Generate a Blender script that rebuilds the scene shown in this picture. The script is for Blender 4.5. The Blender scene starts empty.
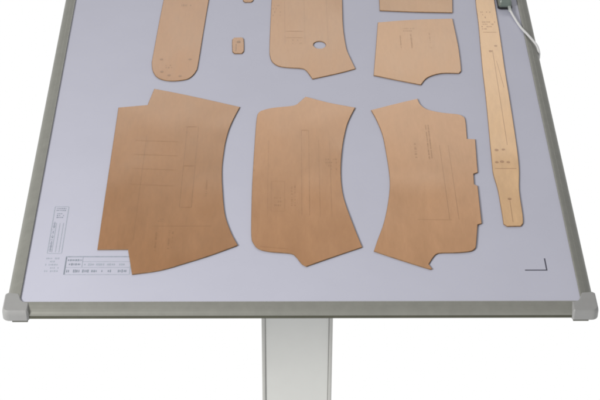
import bpy, bmesh, math, random
from mathutils import Vector, Matrix
from mathutils.geometry import tessellate_polygon, delaunay_2d_cdt
from mathutils import noise
random.seed(7)
S = bpy.context.scene
C = S.collection

# ------------------------------------------------------------------ materials
def principled(name, rgb, rough=.5, spec=.3, metal=0.0, var=0.0, scale=30, stretch=(1, 1, 1), bump=0.0, bscale=200, rvar=0.0):
    m = bpy.data.materials.new(name); m.use_nodes = True
    nt = m.node_tree; b = nt.nodes['Principled BSDF']
    b.inputs['Roughness'].default_value = rough
    b.inputs['Specular IOR Level'].default_value = spec
    b.inputs['Metallic'].default_value = metal
    b.inputs['Base Color'].default_value = (*rgb, 1)
    tc = nt.nodes.new('ShaderNodeTexCoord')
    mp = nt.nodes.new('ShaderNodeMapping'); mp.inputs['Scale'].default_value = stretch
    nt.links.new(tc.outputs['Object'], mp.inputs['Vector'])
    if var > 0:
        n = nt.nodes.new('ShaderNodeTexNoise'); n.inputs['Scale'].default_value = scale
        n.inputs['Detail'].default_value = 6; n.inputs['Roughness'].default_value = .65
        nt.links.new(mp.outputs['Vector'], n.inputs['Vector'])
        r = nt.nodes.new('ShaderNodeValToRGB')
        r.color_ramp.elements[0].position = .3; r.color_ramp.elements[1].position = .7
        r.color_ramp.elements[0].color = (*[c * (1 - var) for c in rgb], 1)
        r.color_ramp.elements[1].color = (*[min(1, c * (1 + var)) for c in rgb], 1)
        nt.links.new(n.outputs['Fac'], r.inputs['Fac'])
        nt.links.new(r.outputs['Color'], b.inputs['Base Color'])
        if rvar > 0:
            k = nt.nodes.new('ShaderNodeMapRange')
            k.inputs['To Min'].default_value = rough - rvar; k.inputs['To Max'].default_value = rough + rvar
            nt.links.new(n.outputs['Fac'], k.inputs['Value']); nt.links.new(k.outputs['Result'], b.inputs['Roughness'])
    if bump > 0:
        n2 = nt.nodes.new('ShaderNodeTexNoise'); n2.inputs['Scale'].default_value = bscale
        n2.inputs['Detail'].default_value = 4
        nt.links.new(mp.outputs['Vector'], n2.inputs['Vector'])
        bp = nt.nodes.new('ShaderNodeBump'); bp.inputs['Strength'].default_value = bump; bp.inputs['Distance'].default_value = .001
        nt.links.new(n2.outputs['Fac'], bp.inputs['Height']); nt.links.new(bp.outputs['Normal'], b.inputs['Normal'])
    return m

M = dict(
    board=principled('board_laminate', (.460, .464, .545), .6, .15, var=.018, scale=6, bump=.05, bscale=500),
    rail=principled('anodised_rail', (.228, .228, .204), .42, .35, .2, var=.06, scale=40, stretch=(1, 1, 1), bump=.04, bscale=300),
    foot_lip_shade=principled('dark_foot_and_lip_shade', (.075, .075, .055), .6, .2, var=.1),  # dark colour standing for shade under the rail lips, shared with the cap feet
    cap=principled('grey_plastic_cap', (.26, .26, .257), .42, .4, var=.025, scale=60, bump=.03, bscale=900),
    column=principled('painted_column', (.60, .605, .58), .45, .3, var=.02, scale=9, bump=.03, bscale=600),
    coledge=principled('column_flange', (.47, .47, .445), .5, .3, var=.03),
    ink=principled('grey_ink', (.255, .285, .335), .7, .1, var=.2, scale=120),
    inklight=principled('pale_grey_ink', (.355, .39, .445), .7, .1, var=.12, scale=120),
    black=principled('black_ink', (.06, .06, .085), .6, .2),
    edge=principled('scorched_cut_edge', (.22, .13, .068), .7, .15, var=.25, scale=60),
    puck=principled('puck_shell', (.15, .185, .165), .3, .5, var=.05),
    puckdark=principled('puck_base', (.018, .018, .02), .4, .4, var=.1),
    button=principled('puck_button', (.42, .45, .43), .35, .5, var=.05),
    cable=principled('cable_sheath', (.60, .60, .60), .45, .4, var=.03),
)
def card(name, rgb, strip=False):
    m = principled(name, rgb, .24, .5, var=.10, scale=11 if not strip else 20, stretch=(1, .35, 1), bump=.06, bscale=320, rvar=.05)
    nt = m.node_tree; b = nt.nodes['Principled BSDF']; src = b.inputs['Base Color'].links[0].from_socket
    n = nt.nodes.new('ShaderNodeTexNoise'); n.inputs['Scale'].default_value = 150; n.inputs['Detail'].default_value = 3
    mp = nt.nodes.new('ShaderNodeMapping'); mp.inputs['Scale'].default_value = (1, .22, 1); tc = nt.nodes.new('ShaderNodeTexCoord')
    nt.links.new(tc.outputs['Object'], mp.inputs['Vector']); nt.links.new(mp.outputs['Vector'], n.inputs['Vector'])
    k = nt.nodes.new('ShaderNodeMapRange'); k.inputs['From Min'].default_value = .3; k.inputs['From Max'].default_value = .7
    k.inputs['To Min'].default_value = .965; k.inputs['To Max'].default_value = 1.035
    nt.links.new(n.outputs['Fac'], k.inputs['Value'])
    vm = nt.nodes.new('ShaderNodeVectorMath'); vm.operation = 'SCALE'
    nt.links.new(src, vm.inputs[0]); nt.links.new(k.outputs['Result'], vm.inputs['Scale']); nt.links.new(vm.outputs['Vector'], b.inputs['Base Color'])
    m.node_tree.nodes['Principled BSDF'].inputs['Specular Tint'].default_value = (1, .74, .48, 1)
    return m

# ------------------------------------------------------------------ mesh helpers
def thing(name, label, cat, loc, group=None):
    o = bpy.data.objects.new(name, None); C.objects.link(o); o.location = loc
    o.empty_display_size = .05
    o['label'] = label; o['category'] = cat
    if group: o['group'] = group
    return o
def part(name, bm, mats, parent, smooth=False):
    """mesh authored in world coordinates, stored relative to its thing's base"""
    root = parent
    while root.parent is not None: root = root.parent
    bmesh.ops.translate(bm, verts=bm.verts[:], vec=-root.location)
    me = bpy.data.meshes.new(name)
    bmesh.ops.recalc_face_normals(bm, faces=bm.faces[:])
    bm.to_mesh(me); bm.free()
    for m in (mats if isinstance(mats, (list, tuple)) else [mats]): me.materials.append(m)
    if smooth:
        for p in me.polygons: p.use_smooth = True
    o = bpy.data.objects.new(name, me); C.objects.link(o); o.parent = parent
    return o

def smooth_outline(pts, sharp=38, seg=4):
    """Catmull-Rom through gentle points, keeping sharp corners"""
    n = len(pts); P = [Vector(p) for p in pts]; out = []
    def corner(i):
        a = P[i] - P[i - 1]; b = P[(i + 1) % n] - P[i]
        return math.degrees(a.angle(b, 0)) > sharp
    cor = [corner(i) for i in range(n)]
    for i in range(n):
        p1, p2 = P[i], P[(i + 1) % n]
        p0 = P[i - 1] if not cor[i] else p1 - (p2 - p1)
        p3 = P[(i + 2) % n] if not cor[(i + 1) % n] else p2 + (p2 - p1)
        if (p2 - p1).length < .012 or (cor[i] and cor[(i + 1) % n]):
            out.append(p1); continue
        for k in range(seg):
            t = k / seg
            out.append(.5 * ((2 * p1) + (p2 - p0) * t + (2 * p0 - 5 * p1 + 4 * p2 - p3) * t * t + (3 * p1 - p0 - 3 * p2 + p3) * t ** 3))
    return out
def area(P): return .5 * sum(P[i - 1][0] * P[i][1] - P[i][0] * P[i - 1][1] for i in range(len(P)))
def offset(P, d):
    n = len(P); out = []
    for i in range(n):
        a = (P[i] - P[i - 1]).normalized(); b = (P[(i + 1) % n] - P[i]).normalized()
        na = Vector((-a.y, a.x)); nb = Vector((-b.y, b.x)); m = na + nb
        if m.length < 1e-4: out.append(P[i].copy()); continue
        m.normalize(); out.append(P[i] + m * min(d / max(m.dot(na), .4), d * 2))
    return out
def inside(p, L):
    c = False; j = len(L) - 1
    for i in range(len(L)):
        a, b = L[i], L[j]
        if (a[1] > p[1]) != (b[1] > p[1]) and p[0] < (b[0] - a[0]) * (p[1] - a[1]) / (b[1] - a[1]) + a[0]: c = not c
        j = i
    return c
def near(p, L, d):
    for i in range(len(L)):
        a, b = L[i - 1], L[i]; e = b - a; t = max(0, min(1, (p - a).dot(e) / max(e.length_squared, 1e-12)))
        if (a + e * t - p).length < d: return True
    return False
def warp(x, y):
    """slight unevenness of card that does not lie perfectly flat"""
    return .0016 * (1 + noise.noise(Vector((x * 5.2 + 3.1, y * 3.4 + 8.7, .4)))) * .5 + .0009 * max(0, noise.noise(Vector((x * 11 + 1.7, y * 8 + 2.2, 5.1))))
def plate(P, z0, z1, ch, hole=None, step=.02):
    """slightly uneven card plate with chamfered rim; material 0 = face, 1 = cut edge"""
    bm = bmesh.new()
    if area(P) < 0: P = P[::-1]
    loops = [(P, offset(P, ch))]
    if hole:
        H = hole if area(hole) < 0 else hole[::-1]
        loops.append((H, offset(H, ch)))
    flat_t, flat_b, pts, edges = [], [], [], []
    for A_, B_ in loops:
        R = [[bm.verts.new((p.x, p.y, z + warp(p.x, p.y))) for p in K] for K, z in ((A_, z0), (A_, z1 - ch), (B_, z1))]
        k = len(A_)
        for u, v in ((0, 1), (1, 2)):
            for i in range(k):
                f = bm.faces.new((R[u][i], R[u][(i + 1) % k], R[v][(i + 1) % k], R[v][i])); f.material_index = 1
        o = len(pts); pts += [p.copy() for p in B_]; edges += [(o + i, o + (i + 1) % k) for i in range(k)]
        flat_t += R[2]; flat_b += R[0]
    nb = len(pts)
    x0 = min(p.x for p in P); x1 = max(p.x for p in P); y0 = min(p.y for p in P); y1 = max(p.y for p in P)
    for i in range(int((x1 - x0) / step) + 1):
        for j in range(int((y1 - y0) / step) + 1):
            q = Vector((x0 + (i + .5 + .25 * (j % 2)) * step, y0 + (j + .5) * step))
            if inside(q, loops[0][1]) and not any(near(q, l[1], .006) for l in loops) and not (hole and inside(q, loops[1][1])):
                pts.append(q)
                flat_t.append(bm.verts.new((q.x, q.y, z1 + warp(q.x, q.y)))); flat_b.append(bm.verts.new((q.x, q.y, z0 + warp(q.x, q.y))))
    V, E_, F_, ov, oe, of = delaunay_2d_cdt(pts, edges, [], 0, 1e-7)
    for t in F_:
        c = sum((V[i] for i in t), Vector((0, 0))) / 3
        if not inside(c, loops[0][1]) or (hole and inside(c, loops[1][1])): continue
        ids = [ov[i][0] for i in t]
        for L, flip in ((flat_t, False), (flat_b, True)):
            try:
                f = bm.faces.new([L[i] for i in (ids[::-1] if flip else ids)]); f.smooth = not flip
            except ValueError: pass
    for e in bm.edges:
        if any(not f.smooth for f in e.link_faces): e.smooth = False
    return bm
def box(bm, x0, x1, y0, y1, z0, z1):
    v = [bm.verts.new((x, y, z)) for z in (z0, z1) for x, y in ((x0, y0), (x1, y0), (x1, y1), (x0, y1))]
    for f in ((3, 2, 1, 0), (4, 5, 6, 7), (0, 1, 5, 4), (1, 2, 6, 5), (2, 3, 7, 6), (3, 0, 4, 7)):
        bm.faces.new([v[i] for i in f])
    return v
def bevel(bm, w, seg=2):
    bmesh.ops.bevel(bm, geom=bm.edges[:], offset=w, segments=seg, profile=.5, affect='EDGES')
    return bm
def rect(bm, x0, x1, y0, y1, z): 
    bm.faces.new([bm.verts.new((x, y, z)) for x, y in ((x0, y0), (x1, y0), (x1, y1), (x0, y1))])
def stroke(bm, a, b, w, z):
    a = Vector(a); b = Vector(b); d = (b - a).normalized(); n = Vector((-d.y, d.x)) * w / 2
    k = max(1, int((b - a).length / .012)); prev = None
    for i in range(k + 1):
        c = a.lerp(b, i / k); row = [bm.verts.new((p.x, p.y, z)) for p in (c - n, c + n)]
        if prev: bm.faces.new((prev[0], row[0], row[1], prev[1]))
        prev = row
def scribble(bm, x0, x1, y0, y1, z, nrow, vertical=False, fill=.7, w=.0016):
    """rows of tiny illegible print dashes inside a rectangle"""
    L0, L1 = (y0, y1) if vertical else (x0, x1)
    K0, K1 = (x0, x1) if vertical else (y0, y1)
    for r in range(nrow):
        c = K0 + (r + .5) / nrow * (K1 - K0); p = L0
        h = (K1 - K0) / nrow * .6
        while p < L1:
            l = random.uniform(.0012, .0034); l = min(l, L1 - p)
            if random.random() < fill and l > .0008:
                hh = h * random.uniform(.55, 1)
                if vertical: rect(bm, c - hh / 2, c + hh / 2, p, p + l, z)
                else: rect(bm, p, p + l, c - hh / 2, c + hh / 2, z)
            p += l + random.uniform(.0010, .0022)

# ------------------------------------------------------------------ table
ZT = .7500           # top of the rails
ZS = .7470           # work surface
HX, Y0, Y1 = .600, 0.0, 1.62
RW = .028
table = thing('digitizer_table', 'white topped digitizer table with grey metal frame on a pale grey column', 'table', (0, .35, 0))

bm = bmesh.new(); box(bm, -HX + RW - .004, HX - RW + .004, Y0 + RW - .004, Y1 - RW + .004, ZT - .018, ZS)
surface = part('work_surface', bm, M['board'], table)

# rail profile: (distance outward from the inner edge, height)
def rail_profile():
    return [(0, -.0150), (0, -.0004), (.0008, .0005), (.0022, .0006), (.0060, -.0002), (.0110, -.0016), (.0114, -.0021), (.0122, -.0021),
            (.0180, -.0044), (.0230, -.0072), (.0262, -.0098), (.0277, -.0122), (.0278, -.0150)]
def make_rail(a, b, outdir):
    """extrude the profile from a to b (inner edge line), outdir = outward direction"""
    bm = bmesh.new(); o = Vector((outdir[0], outdir[1], 0)); pr = rail_profile(); n = len(pr)
    R = [[bm.verts.new(Vector((e[0], e[1], ZT)) + o * u + Vector((0, 0, h))) for u, h in pr] for e in (a, b)]
    for i in range(n): bm.faces.new((R[0][i], R[0][(i + 1) % n], R[1][(i + 1) % n], R[1][i]))
    bm.faces.new(R[0]); bm.faces.new(R[1][::-1])
    return bm
ix, iy0, iy1 = HX - RW, Y0 + RW, Y1 - RW
for a, b, d in (((-ix, iy0 + .001), (-ix, iy1 - .001), (-1, 0)), ((ix, iy0 + .001), (ix, iy1 - .001), (1, 0)),
                ((-ix + .001, iy0), (ix - .001, iy0), (0, -1)), ((-ix + .001, iy1), (ix - .001, iy1), (0, 1))):
    r = part('frame_rail', make_rail(a, b, d), M['rail'], table)
    # dark strip that paints in the shade under the rail's bottom lip
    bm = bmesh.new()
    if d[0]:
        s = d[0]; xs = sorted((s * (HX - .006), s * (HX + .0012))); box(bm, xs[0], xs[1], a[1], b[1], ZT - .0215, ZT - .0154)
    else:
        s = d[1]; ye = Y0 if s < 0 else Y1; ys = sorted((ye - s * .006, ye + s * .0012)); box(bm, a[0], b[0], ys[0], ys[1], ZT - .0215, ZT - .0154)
    part('lip_shade_strip', bevel(bm, .0008, 1), M['foot_lip_shade'], r)

def arc(cx, cy, r, a0, a1, n=5):
    return [Vector((cx + r * math.cos(math.radians(a0 + (a1 - a0) * k / n)), cy + r * math.sin(math.radians(a0 + (a1 - a0) * k / n)))) for k in range(n + 1)]
def make_cap(sx, sy):
    e = .0055; P = []
    # built for the -x, -y corner then mirrored
    ox, oy = -HX - e, Y0 - e + .0005
    P += arc(ox + .014, oy + .014, .014, 180, 270, 6)
    P += [Vector((-HX + .0450, oy)), Vector((-HX + .0490, oy + .0040)), Vector((-HX + .0490, Y0 + RW - .001))]
    P += arc(-HX + .0440, Y0 + RW + .0130, .0135, -90, -168, 5)[1:]
    P += [Vector((-HX + RW - .0010, Y0 + .0510)), Vector((-HX + RW - .005, Y0 + .0555)), Vector((ox + .006, Y0 + .0580)), Vector((ox, Y0 + .0525))]
    if sy > 0: P = [Vector((p.x, Y0 + Y1 - p.y)) for p in P]
    if sx > 0: P = [Vector((-p.x, p.y)) for p in P]
    if area(P) < 0: P = P[::-1]
    bm = bmesh.new(); n = len(P)
    lev = [(0.0015, ZT - .0245), (0, ZT - .023), (0, ZT - .008), (.0005, ZT - .0045), (.0014, ZT - .0018), (.0026, ZT + .0004), (.0040, ZT + .0014)]
    R = [[bm.verts.new((p.x, p.y, z)) for p in offset(P, d)] for d, z in lev]
    for k in range(len(R) - 1):
        for i in range(n): bm.faces.new((R[k][i], R[k][(i + 1) % n], R[k + 1][(i + 1) % n], R[k + 1][i]))
    for ring, flip in ((R[-1], False), (R[0], True)):
        for t in tessellate_polygon([[Vector((v.co.x, v.co.y, 0)) for v in ring]]):
            bm.faces.new([ring[i] for i in (t[::-1] if flip else t)])
    return bm
for sx in (-1, 1):
    for sy in (-1, 1):
        c = part('corner_cap', make_cap(sx, sy), M['cap'], table)
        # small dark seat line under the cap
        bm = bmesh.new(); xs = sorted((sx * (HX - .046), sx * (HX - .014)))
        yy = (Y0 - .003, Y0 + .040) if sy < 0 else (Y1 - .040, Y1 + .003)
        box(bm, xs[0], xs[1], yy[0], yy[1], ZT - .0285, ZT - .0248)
        part('cap_foot', bevel(bm, .0008, 1), M['foot_lip_shade'], c)

# column: a folded panel with two rolled side flanges, on a flat foot
cx, cy, hw = -.0035, .35, .0820
bm = bmesh.new(); box(bm, cx - hw + .0085, cx + hw - .0085, cy - .002, cy + .060, .0, ZT - .019)
col = part('column', bevel(bm, .002, 2), M['column'], table)
for s in (-1, 1):
    bm = bmesh.new(); xs = sorted((cx + s * (hw - .0082), cx + s * hw))
    box(bm, xs[0], xs[1], cy - .006, cy + .064, .0, ZT - .019)
    part('flange', bevel(bm, .003, 3), M['coledge'], col)

# printed menu blocks on the surface (illegible small print in ruled boxes)
zi = ZS + .0003
def frame_lines(bm, x0, x1, y0, y1, w):
    stroke(bm, (x0, y0), (x1, y0), w, zi); stroke(bm, (x0, y1), (x1, y1), w, zi)
    stroke(bm, (x0, y0 + w), (x0, y1 - w), w, zi); stroke(bm, (x1, y0 + w), (x1, y1 - w), w, zi)
# upright ruled block
bm = bmesh.new(); x0, x1, y0, y1 = -.5335, -.5035, .1885, .3520
frame_lines(bm, x0, x1, y0, y1, .0016)
for fx in (.30, .55, .80): stroke(bm, (x0 + fx * (x1 - x0), y0 + .004), (x0 + fx * (x1 - x0), y0 + .105), .0012, zi)
for k in range(9): stroke(bm, (x0 + .0015, y0 + .012 + k * .0115), (x0 + .30 * (x1 - x0) - .001, y0 + .012 + k * .0115), .0009, zi + .0001)
part('ruled_block', bm, M['inklight'], surface)
bm = bmesh.new()
scribble(bm, x0 + .0045, x1 - .004, y1 - .017, y1 - .0035, zi, 2, fill=.95)
scribble(bm, x0 + .007, x1 - .008, y1 - .042, y1 - .022, zi, 3, fill=.8)
scribble(bm, x0 + .0020, x0 + .0080, y0 + .006, y0 + .108, zi + .0002, 1, vertical=True, fill=.8)
part('small_print', bm, M['ink'], surface)
# small square block beneath
bm = bmesh.new(); scribble(bm, -.5335, -.5050, .1245, .1770, zi, 5, fill=.72)
part('small_print', bm, M['inklight'], surface)
# long block with a dark heading line
bm = bmesh.new(); x0, x1, y0, y1 = -.4905, -.3555, .1180, .1765
frame_lines(bm, x0, x1, y0, y1, .0014)
stroke(bm, (x0 + .034, y0 + .0430), (x1 - .001, y0 + .0430), .0011, zi); stroke(bm, (x0 + .001, y0 + .0235), (x1 - .001, y0 + .0235), .0011, zi)
stroke(bm, (x0 + .034, y0 + .0245), (x0 + .034, y1 - .001), .0011, zi)
scribble(bm, x0 + .038, x1 - .004, y0 + .0265, y0 + .0400, zi, 1, fill=.6)
part('ruled_block', bm, M['inklight'], surface)
bm = bmesh.new(); stroke(bm, (x0 + .001, y1 + .0012), (x1 - .001, y1 + .0012), .0016, zi + .0001)
stroke(bm, (x0 - .0012, y0), (x0 - .0012, y1 + .002), .0020, zi)
scribble(bm, x0 + .003, x0 + .032, y0 + .027, y1 - .004, zi, 2, fill=.85)
for a, b in ((.003, .030), (.036, .070), (.076, .100), (.106, .130)): scribble(bm, x0 + a, x0 + b, y0 + .003, y0 + .020, zi, 1, fill=.85)
part('small_print', bm, M['ink'], surface)
# black L-shaped corner mark
bm = bmesh.new(); stroke(bm, (.4690, .1300), (.5158, .1300), .0030, zi); stroke(bm, (.5145, .1316), (.5145, .1690), .0026, zi)
part('corner_mark', bm, M['black'], surface)

# ------------------------------------------------------------------ pattern pieces
G = 'cut card pattern pieces laid on the table'
TH = .0019
DOTS = []
def lift(bm):
    for v in bm.verts: v.co.z += warp(v.co.x, v.co.y)
def dot(px, py, r): DOTS.append((px, py, r))
def piece(name, label, pts, rgb, ink=None, hole=None, cat='pattern piece', seg=4, rot=(0, 0), strip=False, marks=None, ch=.0009):
    P = smooth_outline(pts, seg=seg)
    cxm = sum(p.x for p in P) / len(P); cym = sum(p.y for p in P) / len(P)
    t = thing(name, label, cat, (cxm, cym, ZS), G)
    bm = plate(P, ZS + .0004, ZS + .0004 + TH, ch, hole=[Vector(h) for h in hole] if hole else None)
    b = part('card_body', bm, [card(name + '_card', rgb, strip), M['edge']], t)
    zt = ZS + .0004 + TH + .00018
    if marks:
        im = principled(name + '_print', ink, .26, .5, var=.15, scale=90)
        im.node_tree.nodes['Principled BSDF'].inputs['Specular Tint'].default_value = (1, .74, .48, 1)
        bm = bmesh.new(); marks(bm, zt); lift(bm); part('printed_marks', bm, im, t)
        for px, py, r in DOTS:
            bm = bmesh.new(); bmesh.ops.create_circle(bm, cap_ends=True, radius=r, segments=14, matrix=Matrix.Translation((px, py, zt + .0001))); lift(bm)
            part('dot', bm, im, t)
        DOTS.clear()
    return t

A = [(-.3444,.8173),(-.2816,.7955),(-.209,.7674),(-.1372,.7383),(-.1514,.6871),(-.1613,.6419),(-.1677,.5934),(-.1706,.5517),(-.1727,.503),(-.172,.4534),(-.169,.3992),(-.1654,.3534),(-.1599,.3085),(-.147,.2557),(-.132,.2116),(-.1856,.1799),(-.2361,.1539),(-.2922,.1283),(-.3496,.1153),(-.3637,.1989),(-.4285,.1984),(-.4277,.336),(-.4264,.4843),(-.4242,.7366),(-.3562,.7471)]
B = [(.0182,.7821),(.0732,.7559),(.1354,.7349),(.1228,.6971),(.1135,.6619),(.1059,.617),(.1,.571),(.0953,.5102),(.0938,.4528),(.0958,.4004),(.1019,.3528),(.1164,.2778),(.132,.2051),(.084,.1798),(.0123,.1406),(.0026,.1499),(-.0088,.1727),(-.0214,.1841),(-.0636,.1897),(-.0873,.1989),(-.0987,.2176),(-.104,.2469),(-.1048,.3533),(-.104,.4551),(-.0999,.6214),(-.097,.6933),(-.0925,.7142),(-.0839,.7234),(-.0603,.734),(-.019,.7415),(-.0059,.7466),(.002,.7564)]
CC = [(.172,.7243),(.2301,.7505),(.2849,.7731),(.2894,.7504),(.2979,.7347),(.3113,.7241),(.3401,.7135),(.3749,.7072),(.3872,.6988),(.3916,.6821),(.389,.606),(.4076,.6044),(.4015,.4735),(.3915,.4684),(.3895,.4285),(.3966,.4222),(.393,.2859),(.3838,.282),(.3742,.2113),(.3694,.1977),(.3591,.1899),(.3334,.1859),(.2995,.185),(.2876,.181),(.2794,.1692),(.2691,.1475),(.2757,.1313),(.2704,.1307),(.2044,.1647),(.1558,.1914),(.1653,.229),(.1816,.29),(.1942,.3617),(.2014,.4263),(.202,.483),(.199,.551),(.1943,.6209),(.1832,.6824)]
D = [(-.3271,1.4574),(-.214,1.4574),(-.2273,1.2348),(-.2363,1.0667),(-.2434,.9219),(-.2472,.8948),(-.256,.8724),(-.2699,.8577),(-.301,.8511),(-.3267,.8569),(-.3433,.8725),(-.3531,.8994),(-.3569,.9311),(-.3562,.9679),(-.3447,1.2349)]
EE = [(-.0602,1.4191),(.1219,1.4191),(.1188,1.2347),(.1171,1.11),(.1222,1.0024),(.1321,.949),(.1417,.9056),(.1033,.8867),(.036,.8596),(.0297,.8765),(.0202,.899),(.0086,.9071),(-.0244,.9112),(-.0464,.9181),(-.0611,.9363),(-.0674,.963),(-.0688,1.0002),(-.0669,1.1346)]
F = [(.206,1.1231),(.2886,1.1353),(.3976,1.1417),(.4,1.0614),(.4017,.9904),(.3992,.894),(.393,.8842),(.3528,.8842),(.3265,.8739),(.3097,.8584),(.2971,.8332),(.2428,.8531),(.1847,.8754),(.1966,1.014)]
GG = [(.2216,1.4907),(.3344,1.5357),(.4239,1.4908),(.4002,1.171),(.3039,1.175),(.2132,1.1821)]
H = [(-.1581,1.0513),(-.138,1.0527),(-.1334,1.0451),(-.1319,.9862),(-.1367,.976),(-.1552,.9756),(-.1606,.9839),(-.1624,1.0427)]
I = [(-.1386,1.3019),(-.115,1.3019),(-.1122,1.2914),(-.112,1.2338),(-.1166,1.2261),(-.1334,1.2251),(-.1387,1.2327),(-.1402,1.2914)]
J = [(.4792,1.502),(.5228,1.502),(.5136,1.2345),(.5109,1.0613),(.5066,.8984),(.5042,.7493),(.5011,.6002),(.4963,.4901),(.4874,.407),(.4852,.3195),(.482,.2857),(.4765,.2769),(.4464,.2759),(.4397,.284),(.4401,.3448),(.4395,.4108),(.4355,.4673),(.4371,.5212),(.4476,.7665),(.4521,.9121),(.4611,1.1097),(.4647,1.2345)]

def marks_a(bm, z):
    for x in (-.262, -.236): stroke(bm, (x, .345), (x + .004, .655), .0012, z)
    for y in (.345, .500, .655): stroke(bm, (-.260, y), (-.236, y), .0010, z + .0001)
    for y in (.60, .545, .49, .43): stroke(bm, (-.375, y), (-.275, y - .006), .0009, z)
    stroke(bm, (-.318, .278), (-.190, .278), .0011, z); stroke(bm, (-.355, .23), (-.350, .62), .0009, z)
    scribble(bm, -.306, -.294, .292, .306, z, 2, fill=.9)
    scribble(bm, -.311, -.303, .185, .262, z, 1, vertical=True, fill=.6)
    scribble(bm, -.283, -.268, .195, .262, z, 2, vertical=True, fill=.45)
    scribble(bm, -.209, -.202, .385, .455, z, 1, vertical=True, fill=.65)
def marks_b(bm, z):
    for x in (.005, .022): stroke(bm, (x, .315), (x + .002, .640), .0011, z)
    stroke(bm, (.008, .640), (.023, .640), .0011, z + .0001)
    for x0, x1, y0, y1 in ((-.062, -.032, .330, .440),):
        stroke(bm, (x0, y0), (x1, y0), .001, z); stroke(bm, (x0, y1), (x1, y1), .001, z)
        stroke(bm, (x0, y0 + .001), (x0, y1 - .001), .001, z); stroke(bm, (x1, y0 + .001), (x1, y1 - .001), .001, z)
    scribble(bm, -.055, -.038, .345, .385, z, 3, fill=.8)
    scribble(bm, -.020, -.006, .350, .430, z, 2, vertical=True, fill=.55)
    scribble(bm, .060, .086, .480, .530, z, 4, fill=.6)
    for x in (-.070, .045, .070): stroke(bm, (x, .31), (x + .001, .60), .0008, z)
    scribble(bm, -.1015, -.0970, .475, .487, z, 1, fill=1)
    stroke(bm, (-.085, .207), (-.025, .199), .0012, z)
def marks_c(bm, z):
    scribble(bm, .2935, .3055, .525, .662, z, 2, vertical=True, fill=.85)
    scribble(bm, .262, .272, .530, .590, z, 1, vertical=True, fill=.7)
    for x0 in (.325, .345): stroke(bm, (x0, .30), (x0 - .002, .58), .0008, z)
    stroke(bm, (.255, .300), (.330, .298), .0009, z)
def marks_d(bm, z):
    for px, py in ((-.334, .948), (-.264, .948), (-.312, .876), (-.285, .872), (-.330, .892)):
        dot(px, py, .0042)
    scribble(bm, -.300, -.272, 1.198, 1.218, z, 1, fill=.5)
    scribble(bm, -.330, -.295, .905, .925, z, 2, fill=.35)
def marks_e(bm, z):
    for x in (-.030, .020, .078): stroke(bm, (x, 1.02), (x - .001, 1.24), .0009, z)
    for y in (1.05, 1.08): stroke(bm, (-.028, y), (.015, y), .0009, z + .0001)
    scribble(bm, -.062, -.040, 1.150, 1.215, z, 4, fill=.4)
    scribble(bm, -.012, .014, 1.015, 1.045, z, 2, fill=.4)
def marks_f(bm, z):
    scribble(bm, .268, .298, 1.075, 1.098, z, 2, fill=.75)
    scribble(bm, .256, .262, 1.000, 1.060, z, 1, vertical=True, fill=.8)
    scribble(bm, .282, .290, 1.000, 1.065, z, 1, vertical=True, fill=.9)
    scribble(bm, .330, .336, .990, 1.070, z, 1, vertical=True, fill=.5)
def marks_g(bm, z): scribble(bm, .25, .36, 1.30, 1.36, z, 3, fill=.6)
def marks_h(bm, z):
    dot(-.146, 1.030, .005)
    stroke(bm, (-.152, .986), (-.152, 1.020), .0016, z)
def marks_j(bm, z):
    for px, py, r in ((.4625, .374, .0042), (.4480, .512, .004), (.4740, .512, .0042), (.4600, .514, .0048), (.4520, .560, .0046), (.4680, .562, .0040), (.4795, .985, .0045), (.4950, 1.010, .004)):
        dot(px, py, r)
    stroke(bm, (.4420, .488), (.4900, .488), .0018, z)
    scribble(bm, .468, .505, 1.085, 1.130, z, 4, fill=.5)
    scribble(bm, .472, .498, 1.140, 1.180, z, 3, fill=.4)
    stroke(bm, (.4850, .990), (.4790, .580), .0012, z); stroke(bm, (.4900, .940), (.4960, .820), .0010, z)
    stroke(bm, (.4625, .368), (.4610, .290), .0010, z)
    stroke(bm, (.4700, 1.075), (.5030, 1.075), .0014, z + .0001)

hole = [(.0558 + .0155 * math.cos(t), 1.0160 + .0175 * math.sin(t)) for t in [2 * math.pi * k / 20 for k in range(20)]]
KI = (.26, .16, .095)
piece('pattern_piece', 'largest brown card pattern piece, leftmost of the front row, touching the printed ruled block', A, (.275, .135, .060), (.225, .110, .049), marks=marks_a)
piece('pattern_piece', 'brown card pattern piece with rounded left corners, middle of the front row', B, (.345, .175, .082), (.285, .145, .067), marks=marks_b)
piece('pattern_piece', 'light brown card pattern piece with stepped right edge, beside the long narrow strip', CC, (.400, .214, .108), (.275, .145, .073), marks=marks_c)
piece('pattern_piece', 'long tan card strip with rounded end, behind the largest pattern piece', D, (.265, .120, .046), (.190, .085, .034), marks=marks_d)
piece('pattern_piece', 'tan card pattern piece with a small round hole, behind the middle front piece', EE, (.300, .148, .064), (.245, .120, .052), hole=hole, marks=marks_e)
piece('pattern_piece', 'squarish light tan card pattern piece with angled front edge, behind the stepped edge piece', F, (.365, .193, .090), (.285, .150, .070), marks=marks_f)
piece('pattern_piece', 'tan card pattern piece with straight front edge, cut off by the top of the picture', GG, (.320, .165, .072), (.250, .130, .056), marks=marks_g)
piece('pattern_tab', 'smallest whole card tab with a dark dot, alone between rounded strip and holed piece', H, (.27, .125, .050), (.13, .055, .02), marks=marks_h, ch=.0012)
piece('pattern_tab', 'tiny brown card tab just peeking in at the top edge', I, (.27, .125, .05))
piece('pattern_strip', 'long narrow pale wooden pattern strip with dark dots beside the right rail', J, (.53, .33, .17), (.30, .16, .08), marks=marks_j, strip=True)

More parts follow.
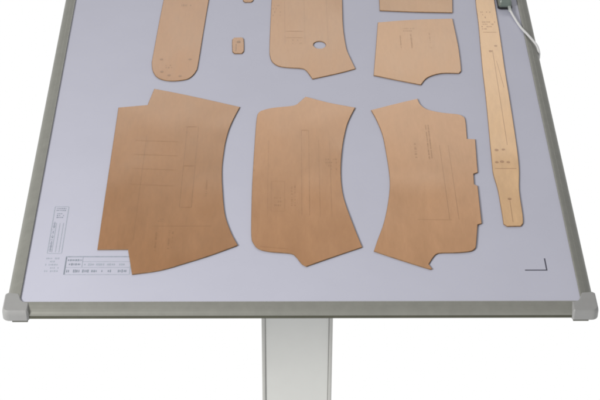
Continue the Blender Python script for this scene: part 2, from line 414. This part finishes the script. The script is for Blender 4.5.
# ------------------------------------------------------------------ cursor puck with its cable
pk = thing('cursor_puck', 'dark grey hand cursor puck with a white cable over the right rail', 'cursor puck', (.5405, 1.245, ZS))
def rrect(x0, x1, y0, y1, r):
    return arc(x0 + r, y0 + r, r, 180, 270) + arc(x1 - r, y0 + r, r, 270, 360) + arc(x1 - r, y1 - r, r, 0, 90) + arc(x0 + r, y1 - r, r, 90, 180)
def loft(P, lev):
    bm = bmesh.new(); n = len(P)
    R = [[bm.verts.new((p.x, p.y, z)) for p in offset(P, d)] for d, z in lev]
    for k in range(len(R) - 1):
        for i in range(n): bm.faces.new((R[k][i], R[k][(i + 1) % n], R[k + 1][(i + 1) % n], R[k + 1][i]))
    bm.faces.new(R[0][::-1]); bm.faces.new(R[-1])
    return bm
P = rrect(.5185, .5560, 1.190, 1.305, .009)
part('base', loft(P, [(.001, ZS + .0003), (0, ZS + .0012), (0, ZS + .006), (.001, ZS + .007)]), M['puckdark'], pk)
body = part('shell', loft(P, [(.0022, ZS + .0071), (.0018, ZS + .012), (.0028, ZS + .020), (.006, ZS + .025), (.009, ZS + .0265)]), M['puck'], pk)
for px, py in ((.5315, 1.24), (.5430, 1.24), (.5315, 1.262), (.5430, 1.262)):
    part('button', loft(rrect(px - .0045, px + .0045, py - .008, py + .008, .003), [(0, ZS + .0262), (0, ZS + .0285), (.001, ZS + .0293)]), M['button'], pk)
bm = bmesh.new(); box(bm, .5440, .5515, 1.172, 1.1935, ZS + .0035, ZS + .0115)
part('strain_relief', bevel(bm, .002, 2), M['button'], pk)
def tube(path, r, seg=10, sub=6):
    P = [Vector(p) for p in path]; pts = []
    for i in range(len(P) - 1):
        p0 = P[i - 1] if i else 2 * P[0] - P[1]; p1, p2 = P[i], P[i + 1]; p3 = P[i + 2] if i + 2 < len(P) else 2 * P[-1] - P[-2]
        for k in range(sub):
            t = k / sub
            pts.append(.5 * ((2 * p1) + (p2 - p0) * t + (2 * p0 - 5 * p1 + 4 * p2 - p3) * t * t + (3 * p1 - p0 - 3 * p2 + p3) * t ** 3))
    pts.append(P[-1]); bm = bmesh.new(); rings = []; up = Vector((0, 0, 1))
    for i, p in enumerate(pts):
        d = (pts[min(i + 1, len(pts) - 1)] - pts[max(i - 1, 0)]).normalized()
        u = up - d * up.dot(d)
        if u.length < .05: u = Vector((0, 1, 0)) - d * d.y
        u.normalize(); w = d.cross(u); up = u
        rings.append([bm.verts.new(p + (u * math.cos(a) + w * math.sin(a)) * r) for a in [2 * math.pi * k / seg for k in range(seg)]])
    for a, b in zip(rings, rings[1:]):
        for k in range(seg): bm.faces.new((a[k], a[(k + 1) % seg], b[(k + 1) % seg], b[k]))
    bm.faces.new(rings[0][::-1]); bm.faces.new(rings[-1])
    return bm
zc = ZS + .0034
part('cable', tube([(.5480, 1.176, ZS + .0075), (.5540, 1.150, zc + .002), (.5615, 1.120, zc), (.5690, 1.090, zc + .001), (.5775, 1.062, ZT + .0042), (.5880, 1.035, ZT + .0034),
                    (.5975, 1.012, ZT + .0000), (.6022, 1.001, ZT - .010), (.6034, .997, ZT - .020), (.6000, .994, ZT - .031), (.575, .990, ZT - .042), (.545, .990, ZT - .0385), (.530, .990, ZT - .030), (.527, .990, ZT - .019)], .0031), M['cable'], pk, smooth=True)

# ------------------------------------------------------------------ light: white studio surround and two lamps
w = bpy.data.worlds.new('World'); S.world = w; w.use_nodes = True
nt = w.node_tree; bg = nt.nodes['Background']
tc = nt.nodes.new('ShaderNodeTexCoord'); sp = nt.nodes.new('ShaderNodeSeparateXYZ'); mr = nt.nodes.new('ShaderNodeMapRange')
mr.interpolation_type = 'SMOOTHSTEP'
nt.links.new(tc.outputs['Generated'], sp.inputs['Vector']); nt.links.new(sp.outputs['Z'], mr.inputs['Value'])
mr.inputs['From Min'].default_value = -.12; mr.inputs['From Max'].default_value = .25
mr.inputs['To Min'].default_value = 1.0; mr.inputs['To Max'].default_value = .42
nt.links.new(mr.outputs['Result'], bg.inputs['Strength']); bg.inputs['Color'].default_value = (1, 1, 1, 1)

def area_lamp(name, loc, target, size, power, col=(1, 1, 1)):
    l = bpy.data.lights.new(name, 'AREA'); l.shape = 'DISK'; l.size = size; l.energy = power; l.color = col
    o = bpy.data.objects.new(name, l); C.objects.link(o); o.location = loc
    o.rotation_euler = (Vector(target) - Vector(loc)).to_track_quat('-Z', 'Y').to_euler()
    return o
area_lamp('softbox_lamp', (-2.3, -1.5, 2.7), (-.1, .45, .75), 1.1, 125, (1, .985, .96))
bl = area_lamp('card_sheen_lamp', (.35, 4.95, 3.28), (.1, .95, .75), 1.0, 46, (1, .97, .93))  # unseen lamp, added and aimed to put a sheen on the cards
bl.data.shape = 'RECTANGLE'; bl.data.size = 3.4; bl.data.size_y = .85

# ------------------------------------------------------------------ camera
cam = bpy.data.cameras.new('camera'); co = bpy.data.objects.new('camera', cam); C.objects.link(co); S.camera = co
p, y, r = 0.64432562, 0.01264567, 0.00622634
Fv = Vector((math.sin(y) * math.cos(p), math.cos(y) * math.cos(p), -math.sin(p)))
Rv = Vector((math.cos(y), -math.sin(y), 0)); Uv = Rv.cross(Fv)
R2 = Rv * math.cos(r) + Uv * math.sin(r); U2 = -Rv * math.sin(r) + Uv * math.cos(r)
mat = Matrix(((R2.x, U2.x, -Fv.x), (R2.y, U2.y, -Fv.y), (R2.z, U2.z, -Fv.z)))
co.matrix_world = Matrix.Translation((-0.03709168, -2.67200037, 3.03652885)) @ mat.to_4x4()
cam.sensor_width = 36; cam.sensor_fit = 'HORIZONTAL'; cam.lens = 36 * 1734 / 600; cam.clip_end = 200; cam.clip_start = .05

S.render.engine = 'CYCLES'
S.view_settings.view_transform = 'Standard'; S.view_settings.look = 'None'
S.view_settings.exposure = 0; S.view_settings.gamma = 1
S.cycles.filter_width = 1.9
